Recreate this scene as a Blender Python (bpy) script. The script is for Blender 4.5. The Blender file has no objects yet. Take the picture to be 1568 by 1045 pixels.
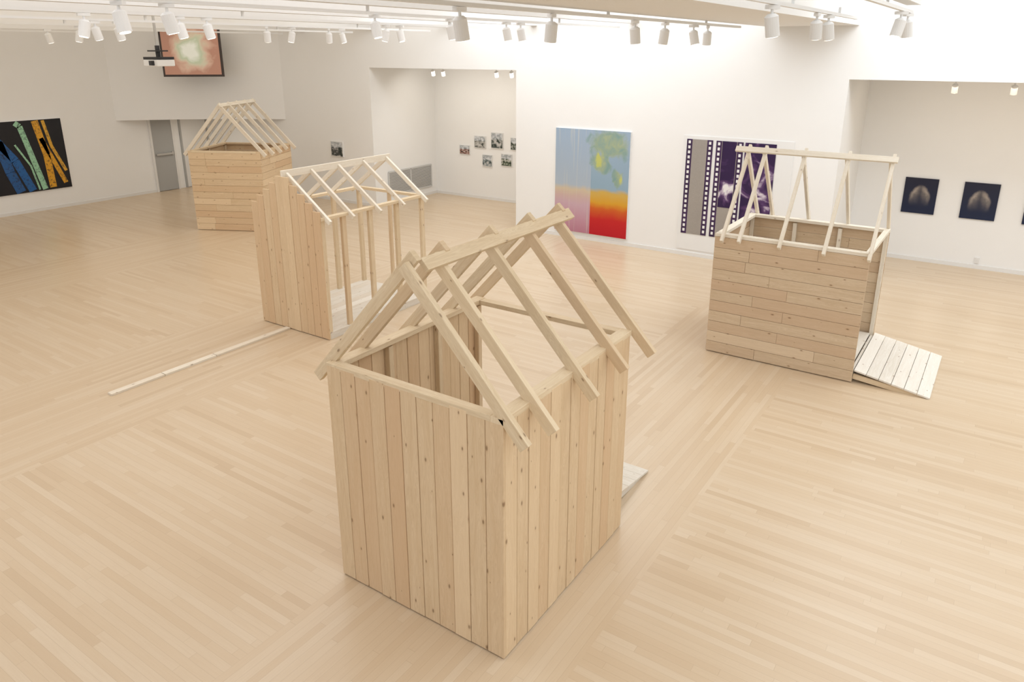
import bpy, math, random, bmesh
from mathutils import Vector, Matrix
random.seed(7)
V=Vector
scn=bpy.context.scene
try:
    scn.view_settings.view_transform='Standard'
    scn.view_settings.look='None'
except Exception: pass

# ------------------------------------------------------------------ helpers
def link(o,parent=None):
    scn.collection.objects.link(o)
    if parent: o.parent=parent
    return o
def empty(name,loc=(0,0,0),rz=0.0):
    o=bpy.data.objects.new(name,None); o.empty_display_size=.2
    o.location=loc; o.rotation_euler=(0,0,rz); return link(o)

class MB:
    """mesh builder with uv + tone attribute"""
    def __init__(s): s.v=[];s.f=[];s.uv=[];s.t=[];s.m=[]
    def board(s,p0,p1,wd,w,t,tone=None,mat=0,cut=None):
        p0=V(p0);p1=V(p1);L=(p1-p0).length;d=(p1-p0)/L
        wd=V(wd);wd=(wd-d*wd.dot(d)).normalized();n=d.cross(wd)
        if tone is None: tone=random.random()
        base=len(s.v)
        for e,p in ((0,p0),(1,p1)):
            for sw,sn in ((-1,-1),(1,-1),(1,1),(-1,1)):
                sh=0
                if cut and e==1: sh=cut[0] if sw<0 else cut[1]
                s.v.append(p+wd*(w/2*sw)+n*(t/2*sn)+d*sh); s.t.append(tone)
        ou=random.random()*40;ov=random.random()*40
        q=[(0,1,2,3),(7,6,5,4),(0,4,5,1),(1,5,6,2),(2,6,7,3),(3,7,4,0)]
        for k,fc in enumerate(q):
            s.f.append([base+i for i in fc]); s.m.append(mat)
            for i in fc:
                e=i//4;c=i%4
                a=-1 if c in(0,3) else 1; b=-1 if c in(0,1) else 1
                if k in(2,4): vv=a*w/2
                elif k in(3,5): vv=w/2+b*t/2
                else: vv=a*w/2
                uu=e*L if k>1 else (b*t/2)
                s.uv.append((uu+ou,vv+ov))
    def box(s,x0,x1,y0,y1,z0,z1,mat=0):
        s.board(((x0+x1)/2,(y0+y1)/2,z0),((x0+x1)/2,(y0+y1)/2,z1),(1,0,0),abs(x1-x0),abs(y1-y0),.5,mat)
    def obj(s,name,mats,parent=None,bevel=0):
        me=bpy.data.meshes.new(name)
        me.from_pydata([tuple(v) for v in s.v],[],s.f)
        uv=me.uv_layers.new(name='UVMap')
        for i,c in enumerate(s.uv): uv.data[i].uv=c
        at=me.attributes.new('tone','FLOAT','POINT')
        for i,c in enumerate(s.t): at.data[i].value=c
        if not isinstance(mats,(list,tuple)): mats=[mats]
        for m in mats: me.materials.append(m)
        for p,m in zip(me.polygons,s.m): p.material_index=m
        me.validate(); me.update()
        o=bpy.data.objects.new(name,me)
        if bevel:
            b=o.modifiers.new('bevel','BEVEL');b.width=bevel;b.segments=1;b.limit_method='ANGLE'
        return link(o,parent)

class NT:
    def __init__(s,name):
        s.mat=bpy.data.materials.new(name);s.mat.use_nodes=True
        s.n=s.mat.node_tree.nodes;s.l=s.mat.node_tree.links
        s.b=s.n['Principled BSDF']
    def new(s,t,**k):
        n=s.n.new(t)
        for a,b in k.items(): setattr(n,a,b)
        return n
    def put(s,inp,val):
        if hasattr(val,'is_output'): s.l.new(val,inp)
        else:
            inp.default_value=val
    def math(s,op,a,b=0.0,c=None,clamp=False):
        n=s.new('ShaderNodeMath',operation=op);n.use_clamp=clamp
        s.put(n.inputs[0],a);s.put(n.inputs[1],b)
        if c is not None:s.put(n.inputs[2],c)
        return n.outputs[0]
    def mix(s,f,a,b,mode='MIX'):
        n=s.new('ShaderNodeMix',data_type='RGBA',blend_type=mode)
        s.put(n.inputs[0],f)
        s.put(n.inputs[6],a if hasattr(a,'is_output') else (*a[:3],1));s.put(n.inputs[7],b if hasattr(b,'is_output') else (*b[:3],1))
        return n.outputs[2]
    def ramp(s,f,stops,interp='LINEAR'):
        n=s.new('ShaderNodeValToRGB');cr=n.color_ramp;cr.interpolation=interp
        while len(cr.elements)<len(stops): cr.elements.new(.5)
        for e,(p,c) in zip(cr.elements,stops):
            e.position=p;e.color=(*c[:3],1) if hasattr(c,'__len__') else (c,c,c,1)
        s.l.new(f,n.inputs[0]);return n.outputs[0]
    def sep(s,v):
        n=s.new('ShaderNodeSeparateXYZ');s.l.new(v,n.inputs[0]);return n.outputs
    def comb(s,x=0.,y=0.,z=0.):
        n=s.new('ShaderNodeCombineXYZ')
        for i,a in enumerate((x,y,z)): s.put(n.inputs[i],a)
        return n.outputs[0]
    def coord(s,w): return s.new('ShaderNodeTexCoord').outputs[w]
    def noise(s,vec,scale=5.,detail=2.,dist=0.,rough=.5):
        n=s.new('ShaderNodeTexNoise');s.l.new(vec,n.inputs['Vector'])
        n.inputs['Scale'].default_value=scale;n.inputs['Detail'].default_value=detail
        n.inputs['Distortion'].default_value=dist;n.inputs['Roughness'].default_value=rough
        return n.outputs[0]
    def base(s,c,rough=.6,spec=.3):
        s.put(s.b.inputs['Base Color'],c if hasattr(c,'is_output') else (*c[:3],1))
        s.b.inputs['Roughness'].default_value=rough
        s.b.inputs['Specular IOR Level'].default_value=spec
        return s.mat

def plain(name,c,rough=.6,spec=.3,var=.03,metal=0.):
    t=NT(name);n=t.noise(t.coord('Object'),3.,3.)
    a=tuple(x*(1-var) for x in c);b=tuple(min(1,x*(1+var)) for x in c)
    t.base(t.mix(n,a,b),rough,spec);t.b.inputs['Metallic'].default_value=metal
    return t.mat

def wood(name,light,dark,red,knots=1.0):
    t=NT(name);uv=t.sep(t.coord('UV'))
    at=t.new('ShaderNodeAttribute',attribute_name='tone').outputs['Fac']
    g=t.noise(t.comb(t.math('MULTIPLY',uv[0],.8),t.math('MULTIPLY',uv[1],12.)),2.2,3.,1.2,.5)
    rings=t.math('FRACT',t.math('MULTIPLY',g,11.))
    fine=t.noise(t.comb(t.math('MULTIPLY',uv[0],4.),t.math('MULTIPLY',uv[1],160.)),2.,2.)
    col=t.mix(t.ramp(g,[(.35,0.),(.7,1.)]),light,dark)
    deep=tuple(x*.80*k for x,k in zip(dark,(1,.94,.86)))
    col=t.mix(t.ramp(rings,[(.0,.0),(.75,.42),(1.,.0)]),col,deep)
    col=t.mix(t.math('MULTIPLY',fine,.2),col,dark)
    col=t.mix(t.ramp(at,[(.6,0.),(1.,.6)]),col,red)
    col=t.mix(t.ramp(at,[(0.,.45),(.3,0.)]),col,tuple(min(1,x*1.15) for x in light))
    vo=t.new('ShaderNodeTexVoronoi',voronoi_dimensions='2D')
    t.l.new(t.comb(t.math('MULTIPLY',uv[0],3.7),t.math('MULTIPLY',uv[1],8.)),vo.inputs['Vector'])
    vo.inputs['Scale'].default_value=1.
    cc=t.sep(vo.outputs['Color'])
    gate=t.math('GREATER_THAN',cc[0],.42)
    d=t.math('DIVIDE',vo.outputs['Distance'],t.math('ADD',t.math('MULTIPLY',cc[1],.9),.3))
    halo=t.math('MULTIPLY',t.ramp(d,[(.0,.8),(.14,0.)]),gate)
    core=t.math('MULTIPLY',t.ramp(d,[(.03,1.),(.07,0.)]),gate)
    col=t.mix(t.math('MULTIPLY',halo,.5*knots),col,(.44,.25,.12))
    col=t.mix(t.math('MULTIPLY',core,.75*knots),col,(.15,.075,.035))
    t.base(col,.62,.25)
    bp=t.new('ShaderNodeBump');bp.inputs['Strength'].default_value=.12;bp.inputs['Distance'].default_value=.004
    t.l.new(g,bp.inputs['Height']);t.l.new(bp.outputs[0],t.b.inputs['Normal'])
    return t.mat

def floor_mat(name,swap):
    t=NT(name);o=t.sep(t.coord('Object'))
    u,v=(o[1],o[0]) if swap else (o[0],o[1])
    RW=.057;L=1.25
    row=t.math('FLOOR',t.math('DIVIDE',v,RW))
    wn=t.new('ShaderNodeTexWhiteNoise',noise_dimensions='1D');t.l.new(row,wn.inputs['W'])
    uu=t.math('ADD',t.math('DIVIDE',u,L),t.math('MULTIPLY',wn.outputs['Value'],7.3))
    idx=t.math('FLOOR',uu)
    w2=t.new('ShaderNodeTexWhiteNoise',noise_dimensions='2D');t.l.new(t.comb(row,idx),w2.inputs['Vector'])
    r=w2.outputs['Value']
    col=t.ramp(r,[(0.,(.60,.455,.305)),(.10,(.635,.49,.335)),(.5,(.655,.515,.36)),(1.,(.685,.555,.405))])
    g=t.noise(t.comb(t.math('MULTIPLY',u,1.6),t.math('MULTIPLY',v,30.),t.math('MULTIPLY',r,30.)),3.,3.,.6)
    col=t.mix(t.ramp(g,[(.4,0.),(.8,.22)]),col,(.56,.40,.25))
    fv=t.math('FRACT',t.math('DIVIDE',v,RW));fu=t.math('FRACT',uu)
    e=t.math('LESS_THAN',t.math('MINIMUM',fv,t.math('SUBTRACT',1.,fv)),.02)
    e2=t.math('LESS_THAN',fu,.0022)
    ed=t.math('MAXIMUM',e,e2)
    col=t.mix(t.math('MULTIPLY',ed,.3),col,(.36,.24,.14))
    t.base(col,.29,.5)
    return t.mat

M_wall=plain('white_wall_paint',(.88,.875,.86),.75,.15,.01)
M_ceil=plain('ceiling_paint',(.88,.875,.86),.8,.1,.01)
M_trim=plain('trim_paint',(.80,.79,.77),.5,.3,.01)
M_wood=wood('spruce_planks',(.79,.62,.42),(.72,.54,.34),(.67,.45,.27),.85)
M_woodH=wood('spruce_planks_weathered',(.71,.57,.41),(.62,.475,.32),(.59,.41,.27),.85)
M_stud=wood('spruce_framing',(.82,.69,.50),(.72,.57,.38),(.68,.49,.31),.8)
M_pale=wood('pale_framing',(.88,.82,.72),(.80,.72,.59),(.78,.67,.53),.6)  # pale framing wood; bright light on the roof timbers put into its colour
M_ramp=wood('whitewashed_planks',(.82,.78,.71),(.73,.67,.58),(.70,.61,.50),.7)
M_fA=floor_mat('maple_boards_across',False)
M_fB=floor_mat('maple_boards_along',True)
M_metal=plain('brushed_metal',(.55,.54,.52),.4,.5,.02,.6)
M_fix=plain('white_fixture',(.84,.84,.83),.45,.4,.01)
M_black=plain('black_plastic',(.03,.03,.032),.5,.4,.02)
M_door=plain('grey_door_paint',(.42,.42,.41),.5,.3,.02)
M_paper=plain('photo_paper',(.84,.84,.83),.5,.3,.005)
M_dframe=plain('dark_frame',(.07,.055,.05),.5,.3,.02)

# ------------------------------------------------------------------ room
BW=12.6; AL=-18.7; ZC=5.2; AR=7.5; BF=-4.5
edges=[(AL-.2,-14.0,0),(-14.0,-12.2,1),(-12.2,-8.82,0),(-8.82,-6.82,1),(-6.82,-3.42,0),(-3.42,-1.67,1),(-1.67,2.0,0),(2.0,3.8,1),(3.8,AR,0)]
me=bpy.data.meshes.new('floor');vs=[];fs=[];ms=[]
for a0,a1,m in edges:
    i=len(vs);vs+=[(a0,BF,0),(a1,BF,0),(a1,15.2,0),(a0,15.2,0)];fs.append((i,i+1,i+2,i+3));ms.append(m)
me.from_pydata(vs,[],fs);me.materials.append(M_fA);me.materials.append(M_fB)
for p,m in zip(me.polygons,ms):p.material_index=m
link(bpy.data.objects.new('floor',me))

b=MB();b.box(AL-.2,-12.45,BW,15.1,0,ZC);b.box(-8.41,-2.24,BW,15.1,0,ZC)
b.box(-12.45,-8.41,BW,15.1,3.235,ZC);b.box(-2.24,AR,BW,15.1,3.18,ZC)
b.box(-12.45,-8.41,14.88,15.1,0,3.235);b.box(-2.24,AR,14.57,15.1,0,3.18)
b.obj('wall_back',M_wall)
b=MB();b.box(AL-.2,AL,BF,BW,0,ZC);b.obj('wall_left',M_wall)
b=MB();b.box(AR,AR+.2,BF,15.1,0,ZC);b.obj('wall_right',M_wall)
N=12;P0=V((AL,9.95,0));P1=V((-15.5,BW,0));dr=(P1-P0).normalized();nn=V((-dr.y,dr.x,0))
pts=[P0.lerp(P1,i/N)+nn*(.22*math.sin(math.pi*i/N)) for i in range(N+1)]
vs=[];fs=[]
for p in pts: vs+=[(p.x,p.y,1.93),(p.x,p.y,ZC)]
for i in range(N): fs.append((2*i,2*i+2,2*i+3,2*i+1))
k0=len(vs)
for p in pts: vs.append((p.x,p.y,1.93))
ci=len(vs);vs.append((AL,BW,1.93))
for i in range(N): fs.append((k0+i,ci,k0+i+1))
me=bpy.data.meshes.new('wall_bulkhead');me.from_pydata(vs,[],fs);me.materials.append(M_wall)
for p in me.polygons: p.use_smooth=p.index<N
link(bpy.data.objects.new('wall_bulkhead',me))

b=MB()
for x0,x1,y in((-18.7,-12.45,BW),(-8.41,-2.24,BW),(-12.45,-8.41,14.88),(-2.24,AR,14.57)): b.box(x0,x1,y-.015,y,0.0,.07)
b.box(-2.24,-2.225,BW,14.57,0,.07);b.box(-12.45,-12.435,BW,14.88,0,.07)
b.obj('baseboard_back',M_trim)
b=MB();b.box(AL,AL+.015,BF,10.75,0,.07);b.obj('baseboard_left',M_trim)
b=MB();b.box(-.19,-.12,14.55,14.57,.10,.2);b.box(-.17,-.14,14.545,14.551,.125,.145);b.box(-.17,-.14,14.545,14.551,.155,.175);b.obj('wall_outlet',M_trim)

b=MB();b.box(AL-.2,AR+.2,BF,15.1,ZC,ZC+.1);b.obj('ceiling',M_ceil)
b=MB();b.box(-3.56,-2.2,BF,BW,3.97,ZC-.001);b.obj('trim_wide_beam',M_ceil)
RAILS=[(-5.9,BW),(-8.0,BW),(-10.1,BW),(-12.3,BW),(-14.6,BW),(-16.9,10.6),(-1.1,9.2),(1.2,BW)]
for a,e in RAILS:
    b=MB();b.box(a-.07,a+.07,BF,e,4.06,4.28);b.obj('trim_beam',M_fix)
def rail(a,b0,b1,z):
    b=MB();b.box(a-.02,a+.02,b0,b1,z-.03,z)
    for k in range(4):
        y=b0+(b1-b0)*(k+.5)/4;b.box(a-.012,a+.012,y-.012,y+.012,z-.001,z+.06)
    return b.obj('track_rail',M_fix)
for a,e in RAILS: rail(a,BF+.5,{-1.1:9.1,-16.9:8.5}.get(a,12.0),4.0)
rail(-3.5,0,11.,3.94);rail(-1.7,2.,9.5,3.97)

def head_mesh():
    bm=bmesh.new()
    def cyl(r0,r1,h,z,seg=20,cap=True,rot=None,off=(0,0,0)):
        m=Matrix.Translation(off)@(rot if rot else Matrix.Identity(4))@Matrix.Translation((0,0,z))
        return bmesh.ops.create_cone(bm,cap_ends=cap,segments=seg,radius1=r0,radius2=r1,depth=h,matrix=m)
    R=Matrix.Rotation(math.radians(13),4,'X')
    cyl(.054,.054,.15,-.06,rot=R,off=(0,0,-.10))
    cyl(.054,.030,.02,.025,rot=R,off=(0,0,-.10))
    r=cyl(.042,.042,.004,-.137,rot=R,off=(0,0,-.10))
    lampf=set(f for v in r['verts'] for f in v.link_faces)
    cyl(.012,.012,.09,-.045)
    bmesh.ops.create_cube(bm,size=1,matrix=Matrix.Translation((0,0,-.016))@Matrix.Diagonal((.04,.12,.03,1)))
    for f in bm.faces: f.material_index=0
    for f in lampf: f.material_index=1
    me=bpy.data.meshes.new('track_light');bm.to_mesh(me);bm.free()
    return me
t=NT('lamp_glow');t.base((1,1,1));t.b.inputs['Emission Color'].default_value=(1,.93,.8,1);t.b.inputs['Emission Strength'].default_value=3.
HM=head_mesh();HM.materials.append(M_fix);HM.materials.append(t.mat)
def head(a,bb,z,rz,s=1.0):
    o=bpy.data.objects.new('track_light',HM);o.location=(a,bb,z-.002);o.rotation_euler=(0,0,rz);o.scale=(s,s,s);link(o)
for a,z,l in ((-3.5,3.91,(4.5,5.8,7.5,8.3,9.2,9.7)),(-5.9,3.97,(3.3,3.7,6.1,7.4,8.6,8.95)),(-8.,3.97,(4.1,5.15,5.5,8.5,8.8)),
              (-10.1,3.97,(5.3,5.6,8.,8.5,9.3,9.6)),(-12.3,3.97,(4.4,6.2)),(-14.6,3.97,(4.9,5.3,6.8)),(-1.7,3.94,(6.1,7.6,8.1)),(-1.1,3.97,(8.4,8.9)),(1.2,3.97,(7,9))):
    for y in l: head(a,y,z,random.choice((0,0,.4,-.5,.9,-1.3,3.,2.2)))
for a in (-11.4,-11.1,-9.6,-9.2): head(a,13.6,3.235,0,.8)
for a in (-.85,-.1,.1,1.2): head(a,13.2,3.18,0,.8)

# ------------------------------------------------------------------ sheds
def plank_wall(mb,p0,p1,z0,z1,n,vertical=True,top=None,off=.0025):
    p0=V((*p0,0));p1=V((*p1,0));L=(p1-p0).length;d=(p1-p0)/L;nrm=V((-d.y,d.x,0));T=.02
    if vertical:
        w=L/n
        for i in range(n):
            s=(i+.5)*w;c=p0+d*s+nrm*random.uniform(-off,off)
            zt=z1 if top is None else top(s)
            mb.board(c+V((0,0,z0)),c+V((0,0,zt+random.uniform(-.003,.003))),d,w-.004,T)
    else:
        hgt=(z1-z0)/n
        for i in range(n):
            z=z0+(i+.5)*hgt;cuts=[0,L]
            if random.random()<.75: cuts.insert(1,L*random.choice((.25,.4,.55,.7))+random.uniform(-.1,.1))
            for a0,a1 in zip(cuts[:-1],cuts[1:]):
                o=nrm*random.uniform(-off,off)
                mb.board(p0+d*(a0+.001)+o+V((0,0,z)),p0+d*(a1-.001)+o+V((0,0,z)),(0,0,1),hgt-.004,T)

def rafters(mb,axis,pos,mid,half,zr,ze,over,t=.038,dp=.068,prot=.05,sides=(1,-1),stag=0.0):
    for sd in sides:
        for q in pos:
            q2=q+(stag if sd<0 else 0)
            dx=half;dz=zr-ze;L=math.hypot(dx,dz);ux,uz=dx/L,-dz/L
            pr=prot if sd<0 else .0
            s0=-pr;s1=L+over+random.uniform(-.02,.02)
            def P(s):
                x=mid+sd*ux*s;z=zr+uz*s
                return V((x,q2,z)) if axis=='y' else V((q2,x,z))
            wd=V((sd*-uz,0,ux)) if axis=='y' else V((0,sd*-uz,ux))
            mb.board(P(s0),P(s1),wd,dp,t)

def shed_root(cx,cy):
    root=empty('wood_frame_shed',(cx,cy,0))
    inv=Matrix.Translation((-cx,-cy,0))
    def fin(mb,name,mat,bev=.002):
        o=mb.obj(name,mat,root,bev);o.matrix_parent_inverse=inv;return o
    return fin

def shed_front():
    A0,A1,B0,B1,Hh=-3.47,-2.06,2.965,4.59,1.64
    fin=shed_root((A0+A1)/2,(B0+B1)/2)
    m=MB();T=.01
    plank_wall(m,(A0,B0+T),(A1,B0+T),0.01,Hh,11)
    plank_wall(m,(A1-T,B0+.02),(A1-T,B1),0.01,Hh,13)
    plank_wall(m,(A0+T,B0+.02),(A0+T,B1),0.01,Hh,13)
    fin(m,'plank_walls',M_wood)
    m=MB()
    for x in (A0+.045,A1-.045):
        for y in (B0+.045,(B0*2+B1)/3,(B0+2*B1)/3,B1-.025): m.board((x,y,0.0),(x,y,Hh-.04),(1,0,0),.045,.045)
    for x in (A0+.5,A0+.95): m.board((x,B0+.045,0),(x,B0+.045,Hh-.04),(1,0,0),.045,.045)
    for x in (A0+.045,A1-.045): m.board((x,B0,Hh+.001),(x,B1+.02,Hh+.001),(1,0,0),.09,.038)
    m.board((A0+.09,B0+.035,Hh+.001),(A1-.09,B0+.035,Hh+.001),(0,1,0),.07,.038)
    m.board((A0+.09,B1-.02,Hh-.002),(A1-.09,B1-.02,Hh-.002),(0,1,0),.07,.038)
    m.board((A0+.07,B0+.07,.05),(A1-.07,B0+.07,.05),(0,0,1),.09,.03)
    fin(m,'frame',M_stud)
    m=MB();mid=(A0+A1)/2
    rafters(m,'y',(2.985,3.25,3.76,4.22,4.63),mid,.705,2.43,1.67,.22,prot=.08,stag=.045,t=.04,dp=.075)
    fin(m,'rafters',M_stud)
    m=MB()
    L=math.hypot(.705,.76);ux,uz=.705/L,-.76/L
    c=V((mid+ux*.06+(-uz)*.057,0,2.43+uz*.06+ux*.057))
    m.board(c+V((0,3.06,0)),c+V((0,4.76,0)),(ux,0,uz),.085,.034)
    fin(m,'ridge_board',M_stud)
    m=MB()
    for k in range(10):
        x=A0+.05+(k+.5)*.13;m.board((x,B0+.06,.13),(x,B1,.13),(1,0,0),.127,.02)
    m.board((A0+.05,B1-.02,.06),(A1-.05,B1-.02,.06),(0,0,1),.11,.03)
    fin(m,'floor_deck',M_ramp)
    m=MB()
    for k in range(6):
        y0=B1+.01+k*.14;z0=.13-k*.021
        m.board((A0+.06,y0+.07,z0-.005),(A1-.14,y0+.07,z0-.005),(0,1,-.15),.138,.02)
    for x in (A0+.1,A1-.17): m.board((x,B1+.01,.06),(x,B1+.80,.005),(0,0,1),.05,.03)
    fin(m,'ramp',M_ramp)
shed_front()

def shed_right():
    A0,A1,B0,B1,Hh=-2.76,-1.05,8.44,9.85,1.50
    fin=shed_root((A0+A1)/2,(B0+B1)/2)
    T=.01;m=MB()
    plank_wall(m,(A0,B0+T),(A1,B0+T),0.01,Hh-.02,11,False)
    plank_wall(m,(A0,B1-T),(A1,B1-T),0.01,Hh-.02,11,False)
    plank_wall(m,(A0+T,B0+.02),(A0+T,B1-.02),0.01,Hh-.02,11,False)
    fin(m,'plank_walls',M_woodH)
    m=MB()
    for y in (B0+.045,B1-.045):
        for x in (A0+.045,A0+.6,A0+1.15,A1-.03): m.board((x,y,0),(x,y,Hh-.04),(1,0,0),.045,.045)
        m.board((A0,y,Hh),(A1,y,Hh),(0,1,0),.09,.038)
    m.board((A0+.045,B0+.09,Hh),(A0+.045,B1-.09,Hh),(1,0,0),.09,.038)
    m.board((A1-.03,B0+.09,Hh),(A1-.03,B1-.09,Hh),(1,0,0),.06,.038)
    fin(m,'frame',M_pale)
    m=MB();mid=(B0+B1)/2
    rafters(m,'x',(-2.68,-2.48,-2.02,-1.54,-1.08),mid,.705,2.46,1.56,.15,prot=.04,stag=.03,t=.034,dp=.06)
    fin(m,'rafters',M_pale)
    m=MB()
    L=math.hypot(.705,.9);ux,uz=.705/L,-.9/L
    c=V((0,mid-ux*.05-(-uz)*.05,2.46+uz*.05+ux*.05))
    m.board(c+V((-2.80,0,0)),c+V((-1.0,0,0)),(0,-ux,uz),.07,.03)
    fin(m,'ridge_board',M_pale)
    m=MB()
    for k in range(12):
        x=A0+.05+(k+.5)*.135
        m.board((x,B0+.06,.15),(x,B1-.06,.15),(1,0,0),.13,.02)
    m.board((A1-.02,B0+.03,.07),(A1-.02,B1-.03,.07),(0,0,1),.13,.03)
    fin(m,'floor_deck',M_ramp)
    m=MB()
    for k in range(6):
        x0=A1+.005+k*.13;z0=.145-(k+.5)*.0235
        m.board((x0+.065,B0+.02,z0+.004),(x0+.065,B1+.0,z0+.004),(1,0,-.18),.128,.02)
    fin(m,'ramp',M_ramp)
    m=MB()
    for y in (B0+.05,mid,B1-.04): m.board((A1+.0,y,.07),(A1+.72,y,.0),(0,0,1),.06,.03)
    fin(m,'ramp_bearers',M_stud)
shed_right()

def shed_mid():
    A0,A1,B0,B1,Hh=-8.25,-6.93,6.03,7.98,1.60
    fin=shed_root((A0+A1)/2,(B0+B1)/2)
    T=.01;m=MB();W=A1-A0;mid=(A0+A1)/2;ZR=2.10
    plank_wall(m,(A0,B0-T),(A1,B0-T),0.01,Hh,10,True,top=lambda s:Hh+.05+(ZR-Hh-.02)*(1-abs(s-W/2)/(W/2)))
    fin(m,'gable_planks',M_wood)
    m=MB()
    for x in (A0+.03,A1-.03):
        for k,y in enumerate((B0+.03,6.42,6.9,7.42,B1-.03)):
            if x<mid and k in(2,): continue
            m.board((x,y,0.0),(x,y,Hh-.02),(1,0,0),.045,.07)
        m.board((x,B0,Hh),(x,B1,Hh),(1,0,0),.08,.038)
    m.board((A0+.07,B1-.03,Hh),(A1-.07,B1-.03,Hh),(0,1,0),.07,.038)
    m.board((A0+.07,B0+.03,Hh),(A1-.07,B0+.03,Hh),(0,1,0),.05,.038)
    m.board((mid,B1-.03,.1),(mid,B1-.03,Hh-.02),(1,0,0),.045,.045)
    fin(m,'frame',M_stud)
    m=MB()
    rafters(m,'y',(6.1,6.5,6.98,7.45,7.92),mid,.66,ZR,1.62,.12,prot=.0,t=.036,dp=.06)
    m.board((mid,6.02,ZR+.01),(mid,8.0,ZR+.01),(0,0,1),.09,.03)
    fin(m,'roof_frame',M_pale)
    m=MB()
    for k in range(10):
        x=A0+(k+.5)*W/10;m.board((x,B0+.02,.09),(x,B1,.09),(1,0,0),W/10-.003,.02)
    m.board((A1-.02,B0+.02,.04),(A1-.02,B1,.04),(0,0,1),.08,.03)
    m.board((A0+.02,B0+.02,.04),(A0+.02,B1,.04),(0,0,1),.08,.03)
    m.board((A0+.05,B1-.02,.04),(A1-.05,B1-.02,.04),(0,0,1),.08,.03)
    fin(m,'floor_deck',M_ramp)
shed_mid()

def shed_far():
    W,D,Hh=1.55,1.5,1.62
    root=empty('wood_frame_shed',(-13.92,8.77,0),math.radians(27))
    m=MB();T=.01
    plank_wall(m,(0,T),(W,T),.01,Hh,12,False);plank_wall(m,(W-T,.02),(W-T,D),.01,Hh,12,False)
    plank_wall(m,(T,.02),(T,D),.01,Hh,12,False);plank_wall(m,(.02,D-T),(W-.02,D-T),.01,Hh,12,False)
    m.obj('plank_walls',M_wood,root,.002)
    m=MB()
    for x in (.045,W-.045):
        for y in (.045,D/2,D-.045): m.board((x,y,0),(x,y,Hh-.02),(1,0,0),.045,.045)
        m.board((x,0,Hh+.015),(x,D,Hh+.015),(1,0,0),.09,.038)
    m.board((.09,.03,Hh+.015),(W-.09,.03,Hh+.015),(0,1,0),.07,.038);m.board((.09,D-.03,Hh+.015),(W-.09,D-.03,Hh+.015),(0,1,0),.07,.038)
    m.obj('frame',M_stud,root,.002)
    m=MB()
    rafters(m,'y',(.03,.38,.74,1.1,D-.03),W/2,W/2,2.56,Hh+.06,.16,prot=.04,stag=.03,t=.038,dp=.07)
    m.board((W/2+.03,-.02,2.56),(W/2+.03,D+.04,2.56),(.6,0,-.8),.08,.03)
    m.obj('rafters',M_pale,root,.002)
shed_far()

b=MB()
for y0,y1 in((3.56,4.18),(4.19,4.86),(4.87,6.0)): b.board((-7.72,y0,.012),(-7.72,y1,.012),(1,0,0),.085,.022)
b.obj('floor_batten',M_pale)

# ------------------------------------------------------------------ artworks
def canvas(name,o,ud,vd,w,h,thick,mat,side=M_paper,parent=None):
    o=V(o);ud=V(ud).normalized();vd=V(vd).normalized();n=ud.cross(vd)
    p=[o,o+ud*w,o+ud*w+vd*h,o+vd*h];q=[x-n*thick for x in p]
    me=bpy.data.meshes.new(name);me.from_pydata([tuple(x) for x in p+q],[],[(0,1,2,3),(7,6,5,4),(0,4,5,1),(1,5,6,2),(2,6,7,3),(3,7,4,0)])
    uv=me.uv_layers.new(name='UVMap')
    for i in range(24): uv.data[i].uv=((0,0),(1,0),(1,1),(0,1))[i%4]
    me.materials.append(mat);me.materials.append(side)
    for pl in me.polygons: pl.material_index=0 if pl.index==0 else 1
    return link(bpy.data.objects.new(name,me),parent)
EX=(1,0,0);EZ=(0,0,1)
# 1 colour-field painting
t=NT('colour_field_paint');uv=t.sep(t.coord('UV'));x,y=uv[0],uv[1]
nz=t.noise(t.coord('UV'),6.,5.,.5);nf=t.noise(t.coord('UV'),9.,6.,.6)
yy=t.math('ADD',y,t.math('MULTIPLY',t.math('SUBTRACT',nz,.5),.07))
left=t.ramp(yy,[(0.,(.46,.20,.27)),(.12,(.52,.28,.35)),(.28,(.56,.38,.44)),(.36,(.58,.42,.38)),(.42,(.60,.50,.36)),(.47,(.40,.47,.55)),(1.,(.34,.44,.57))])
right=t.ramp(yy,[(0.,(.48,.01,.02)),(.16,(.54,.02,.02)),(.26,(.60,.12,.02)),(.32,(.66,.34,.03)),(.42,(.60,.40,.10)),(.455,(.28,.40,.50)),(1.,(.33,.43,.55))])
col=t.mix(t.math('GREATER_THAN',x,.5),left,right)
def blob(cx,cy,rx,ry,amp=.35,soft=.3):
    d=t.math('ADD',t.math('POWER',t.math('ABSOLUTE',t.math('DIVIDE',t.math('SUBTRACT',x,cx),rx)),2.),t.math('POWER',t.math('ABSOLUTE',t.math('DIVIDE',t.math('SUBTRACT',y,cy),ry)),2.))
    d=t.math('ADD',t.math('SQRT',d),t.math('MULTIPLY',t.math('SUBTRACT',nf,.5),amp*6))
    return t.ramp(d,[(.8-soft/2,1.),(.8+soft,0.)])
g=t.math('MAXIMUM',blob(.74,.87,.30,.15,.25),blob(.63,.70,.15,.13,.25));g=t.math('MAXIMUM',g,blob(.86,.57,.08,.10))
col=t.mix(t.math('MULTIPLY',g,.75),col,t.mix(t.ramp(nf,[(.35,0.),(.65,1.)]),(.20,.33,.27),(.42,.46,.19)))
yl=t.math('MULTIPLY',t.math('MAXIMUM',blob(.61,.73,.06,.10,.55,.5),blob(.9,.56,.03,.07,.5,.5)),.75)
col=t.mix(yl,col,(.60,.60,.12))
dr=t.noise(t.comb(t.math('MULTIPLY',x,40.),t.math('MULTIPLY',y,1.5)),1.,2.)
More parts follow.
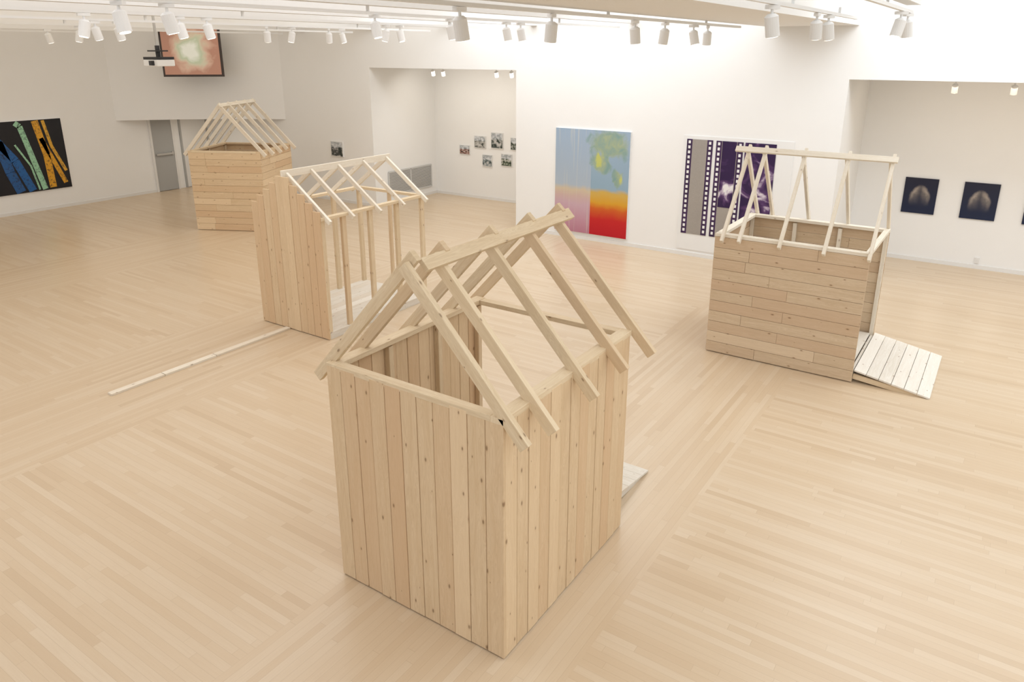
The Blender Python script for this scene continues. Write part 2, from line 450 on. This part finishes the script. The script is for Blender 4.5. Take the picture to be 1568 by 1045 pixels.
col=t.mix(t.math('MULTIPLY',t.ramp(dr,[(.58,0.),(.66,.4)]),t.math('LESS_THAN',x,.5)),col,(.62,.60,.52))
t.base(col,.55,.25)
canvas('abstract_color_painting',(-7.44,BW-.040,.14),EX,EZ,1.6,2.03,.040,t.mat)

# 2 film strip print
fp=empty('film_strip_print',(-4.83,BW-.012,.12))
canvas('paper',(0,0,0),EX,EZ,1.9,2.06,.012,M_paper,parent=fp)
t=NT('film_edge');uvn=t.noise(t.coord('Object'),4.,3.);t.base(t.mix(uvn,(.012,.007,.025),(.08,.03,.12)),.4,.4);M_film=t.mat
t=NT('film_grey');n1=t.noise(t.coord('Object'),2.5,5.);n2=t.noise(t.coord('Object'),60.,2.);t.base(t.mix(t.math('MULTIPLY',n2,.5),t.mix(n1,(.34,.31,.28),(.42,.38,.34)),(.25,.23,.21)),.5,.3);M_grey=t.mat
t=NT('film_image');n1=t.noise(t.coord('Object'),2.4,5.,.8);t.base(t.ramp(n1,[(.46,(.03,.012,.06)),(.55,(.10,.045,.14)),(.60,(.5,.42,.52)),(.64,(.8,.78,.78))]),.5,.3);M_img=t.mat
b=MB();bg=MB();bp_=MB();bi=MB()
def quadx(mb,x0,x1,z0,z1,y): mb.board(((x0+x1)/2,y,z0),((x0+x1)/2,y,z1),(1,0,0),x1-x0,.004)
for s0 in (.07,.60):
    quadx(b,s0,s0+.10,.3,2.0,-.006);quadx(b,s0+.37,s0+.47,.3,2.0,-.006)
    quadx(bg,s0+.10,s0+.37,.3,2.0,-.005)
    for k in range(19):
        z=.34+k*.088
        for sx in (s0+.03,s0+.40): quadx(bp_,sx,sx+.04,z,z+.05,-.010)
quadx(bi,.71,.96,.85,2.0,-.0085);quadx(bi,1.10,1.62,.3,2.0,-.006)
b.obj('film_edges',M_film,fp);bg.obj('film_frames',M_grey,fp);bp_.obj('perforations',M_paper,fp);bi.obj('film_images',M_img,fp)

# 3 black painting with strokes
pp=empty('striped_black_painting',(AL+.04,5.6,.47))
canvas('canvas',(0,0,0),(0,1,0),EZ,3.02,1.62,.040,plain('black_paint',(.012,.012,.016),.45,.35,.3),parent=pp)
def stroke(name,pts,w,c):
    t=NT(name+'_paint');n=t.noise(t.coord('Object'),14.,5.,1.5)
    t.base(t.mix(t.ramp(n,[(.5,0.),(.7,.85)]),c,(.02,.02,.03)),.4,.4)
    m=MB()
    for (u0,z0),(u1,z1) in zip(pts[:-1],pts[1:]): m.board((.003,u0,z0),(.003,u1,z1),(0,1,0),w,.006,0.5)
    m.obj(name,t.mat,pp)
stroke('blue_stroke',[(1.35,1.6),(1.9,.75),(2.15,.03)],.17,(.02,.12,.36))
stroke('blue_stroke_wide',[(1.62,1.2),(1.75,.5),(1.9,.03)],.2,(.02,.10,.30))
stroke('mint_stroke',[(2.03,1.58),(2.12,1.5),(2.42,.03)],.12,(.34,.62,.42))
stroke('mint_stroke_thin',[(1.95,1.1),(2.2,.6),(2.3,.03)],.04,(.34,.62,.42))
stroke('orange_stroke',[(2.45,1.6),(2.58,.8),(2.6,.05)],.15,(.72,.36,.03))
stroke('orange_stroke_branch',[(2.52,1.2),(2.9,.12)],.10,(.72,.36,.03))
stroke('orange_stroke_top',[(2.62,1.6),(2.72,1.0),(2.95,.4)],.07,(.72,.40,.05))

# 4 dark glowing photographs
t=NT('dark_arch_photo');uv=t.sep(t.coord('UV'));x,y=uv[0],uv[1]
nz=t.noise(t.coord('UV'),5.,4.)
dx=t.math('DIVIDE',t.math('SUBTRACT',x,.5),.34);dy=t.math('DIVIDE',t.math('SUBTRACT',y,.40),.42)
d=t.math('SQRT',t.math('ADD',t.math('POWER',t.math('ABSOLUTE',dx),2.4),t.math('POWER',t.math('ABSOLUTE',dy),2.)))
d=t.math('ADD',d,t.math('MULTIPLY',t.math('SUBTRACT',nz,.5),.4))
arch=t.ramp(d,[(.0,.25),(.45,.4),(.72,.75),(1.12,.0)],'EASE')
low=t.ramp(y,[(.18,0.),(.66,1.)],'EASE')
spl=t.ramp(t.math('ABSOLUTE',t.math('SUBTRACT',x,.5)),[(.0,.45),(.10,1.)])
m_=t.math('MULTIPLY',t.math('MULTIPLY',arch,low),t.math('MULTIPLY',spl,t.math('ADD',nz,.25)))
bgc=t.mix(y,(.005,.014,.05),(.012,.014,.035))
t.base(t.mix(m_,bgc,(.55,.47,.39)),.35,.4);M_arch=t.mat
for a in (-1.44,-.54,.36):
    canvas('dark_arch_photograph',(a,14.543,.86),EX,EZ,.515,.62,.026,M_arch,M_dframe)

# 5 small photographs
def bw(name,seed,warm):
    t=NT(name);uv=t.coord('UV');s=t.sep(uv)
    n=t.noise(t.comb(t.math('ADD',s[0],seed),t.math('MULTIPLY',s[1],1.2),seed),4.5,5.,.3)
    sky=t.ramp(t.math('ADD',s[1],t.math('MULTIPLY',n,.3)),[(.70,0.),(.76,1.)])
    c=t.mix(sky,t.ramp(n,[(.38,(.03,.04,.035)),(.5,warm),(.62,(.55,.54,.52))]),t.ramp(n,[(.40,(.35,.38,.40)),(.6,(.68,.70,.72))]))
    bx=t.math('MAXIMUM',t.math('ABSOLUTE',t.math('SUBTRACT',s[0],.5)),t.math('ABSOLUTE',t.math('SUBTRACT',s[1],.5)))
    c=t.mix(t.math('GREATER_THAN',bx,.46),c,(.72,.71,.69))
    t.base(c,.3,.4);return t.mat
smalls=[(-11.65,1.09,.33,.23,(.35,.16,.12)),(-11.18,1.28,.36,.30,(.33,.32,.29)),(-10.66,1.30,.36,.39,(.10,.12,.11)),(-10.08,1.30,.30,.30,(.10,.13,.10)),(-10.93,.83,.30,.30,(.22,.27,.28)),(-10.36,.89,.32,.30,(.16,.20,.13))]
for i,(a,z,w,h,c) in enumerate(smalls):
    canvas('small_framed_photograph',(a,14.854,z),EX,EZ,w,h,.025,bw('small_photo_%d'%i,i*3.7,c),M_paper)
canvas('framed_photograph',(-13.88,BW-.026,1.12),EX,EZ,.42,.37,.026,bw('small_photo_wall',31.,(.12,.12,.12)),M_paper)

# 6 projection screen
scr=empty('projection_screen',(-16.75,10.98,0))
scr.rotation_euler=(0,0,math.atan2(.64,.77))
canvas('frame',(-.70,0,3.0),EX,EZ,1.42,1.25,.04,M_dframe,M_dframe,parent=scr)
t=NT('projected_image');uv=t.sep(t.coord('UV'));x,y=uv[0],uv[1];n=t.noise(t.coord('UV'),3.,4.,.5)
d=t.math('SQRT',t.math('ADD',t.math('POWER',t.math('ABSOLUTE',t.math('DIVIDE',t.math('SUBTRACT',x,.52),.38)),2.),t.math('POWER',t.math('ABSOLUTE',t.math('DIVIDE',t.math('SUBTRACT',y,.5),.5)),2.)))
d=t.math('ADD',d,t.math('MULTIPLY',t.math('SUBTRACT',n,.5),1.3))
col=t.ramp(d,[(.2,(.80,.82,.74)),(.45,(.52,.58,.42)),(.6,(.62,.58,.44)),(.78,(.64,.44,.34)),(1.,(.48,.26,.19))])
t.base(col,.6,.2);t.l.new(col,t.b.inputs['Emission Color']);t.b.inputs['Emission Strength'].default_value=.2
canvas('image',(-.65,-.012,3.05),EX,EZ,1.32,1.15,.01,t.mat,M_dframe,parent=scr)
b=MB()
for xx in (-.5,.5): b.board((xx,.02,4.25),(xx,.02,5.19),(1,0,0),.01,.01)
b.obj('suspension_wires',M_metal,scr)

# projector
pr=empty('ceiling_projector',(-11.3,6.84,3.42))
b=MB();b.box(-.19,.19,-.15,.15,-.05,.05);b.obj('body',M_fix,pr,.01)
b=MB();b.box(-.185,.185,-.145,.145,.051,.09);b.board((0,0,.09),(0,0,.26),(1,0,0),.05,.05);b.box(-.12,.12,-.10,.10,.17,.19);b.board((.08,-.2,.0),(.08,-.15,.0),(1,0,0),.07,.07);b.obj('mount',M_black,pr)
b=MB();b.board((0,0,.26),(0,0,1.77),(1,0,0),.03,.03);b.obj('pole',M_metal,pr)

# vent grille
vg=empty('wall_vent_grille',(-12.449,13.05,.22))
b=MB();b.board((.004,0,.28),(.004,1.6,.28),(0,0,1),.56,.008);b.obj('backing',plain('vent_dark',(.33,.33,.33),.6),vg)
b=MB()
for k in range(18): b.board((.014,0.02,.02+k*.0305),(.014,1.58,.02+k*.0305),(0.4,0,1),.022,.004)
for y in (0,.8,1.6): b.board((.015,y,0),(.015,y,.56),(0,1,0),.035,.012)
for z in (0,.56): b.board((.015,0,z),(.015,1.6,z),(0,0,1),.035,.012)
b.obj('slats',plain('vent_grey',(.62,.62,.61),.5),vg)

# doors in the recess
dd=empty('door_1',(AL,10.75,0))
b=MB();b.box(.0,.03,.05,.62,.01,2.05);b.obj('leaf',M_door,dd,.004)
b=MB();b.box(0,.05,.0,.05,0,2.1);b.box(0,.05,.62,.67,0,2.1);b.box(0,.05,0,.67,2.05,2.12);b.obj('jamb',M_trim,dd)
b=MB();b.board((.07,.1,.98),(.07,.58,.98),(0,0,1),.05,.04);b.board((.03,.12,.98),(.07,.12,.98),(0,0,1),.05,.05);b.board((.03,.56,.98),(.07,.56,.98),(0,0,1),.09,.05);b.obj('push_bar',M_metal,dd)
dd=empty('door_2',(AL,11.6,0))
b=MB();b.box(0,.025,.05,.8,.01,2.05);b.obj('leaf',M_trim,dd,.004)
b=MB();b.box(0,.04,0,.05,0,2.1);b.box(0,.04,.8,.85,0,2.1);b.obj('jamb',M_door,dd)

# ------------------------------------------------------------------ lights
def area(name,loc,sx,sy,e,col,rot=(0,0,0)):
    l=bpy.data.lights.new(name,'AREA');l.shape='RECTANGLE';l.size=sx;l.size_y=sy;l.energy=e;l.color=col
    o=bpy.data.objects.new(name,l);o.location=loc;o.rotation_euler=rot;return link(o)
COOL=(.88,.94,1.0);MID=(.95,.965,1.);WARM=(1.,.92,.79)
area('skylight_right',(2.4,5.0,5.1),8.,14.,445,COOL)
area('skylight_mid',(-6.6,5.5,5.1),5.,13.,245,MID)
area('skylight_left',(-13.5,5.,5.1),8.,13.,215,WARM)
area('skylight_wall',(-5.5,11.2,5.1),11.,1.6,200,COOL,(math.radians(20),0,0))
area('skylight_wall_right',(2.2,11.2,5.1),8.,1.6,135,COOL,(math.radians(20),0,0))
area('alcove_wash_right',(1.8,13.2,3.1),7.,.5,20,(1,.84,.66),(math.radians(30),0,0))
area('alcove_wash_left',(-10.4,13.6,3.15),3.,.5,22,(1,.95,.87),(math.radians(20),0,0))
area('recess_light',(-17.6,11.6,1.88),.8,.5,5,WARM)
w=bpy.data.worlds.new('world');scn.world=w;w.use_nodes=True
w.node_tree.nodes['Background'].inputs[0].default_value=(.97,.98,1.,1);w.node_tree.nodes['Background'].inputs[1].default_value=.85

# ------------------------------------------------------------------ camera
cd=bpy.data.cameras.new('camera');cam=bpy.data.objects.new('camera',cd);link(cam)
cd.sensor_fit='HORIZONTAL';cd.sensor_width=36;cd.lens=36*1120.62/1568;cd.shift_y=-89.7/1568
cam.location=(0,0,3.6);cam.rotation_euler=(math.pi/2-.3067,0,.594);cd.clip_start=.05
scn.camera=cam
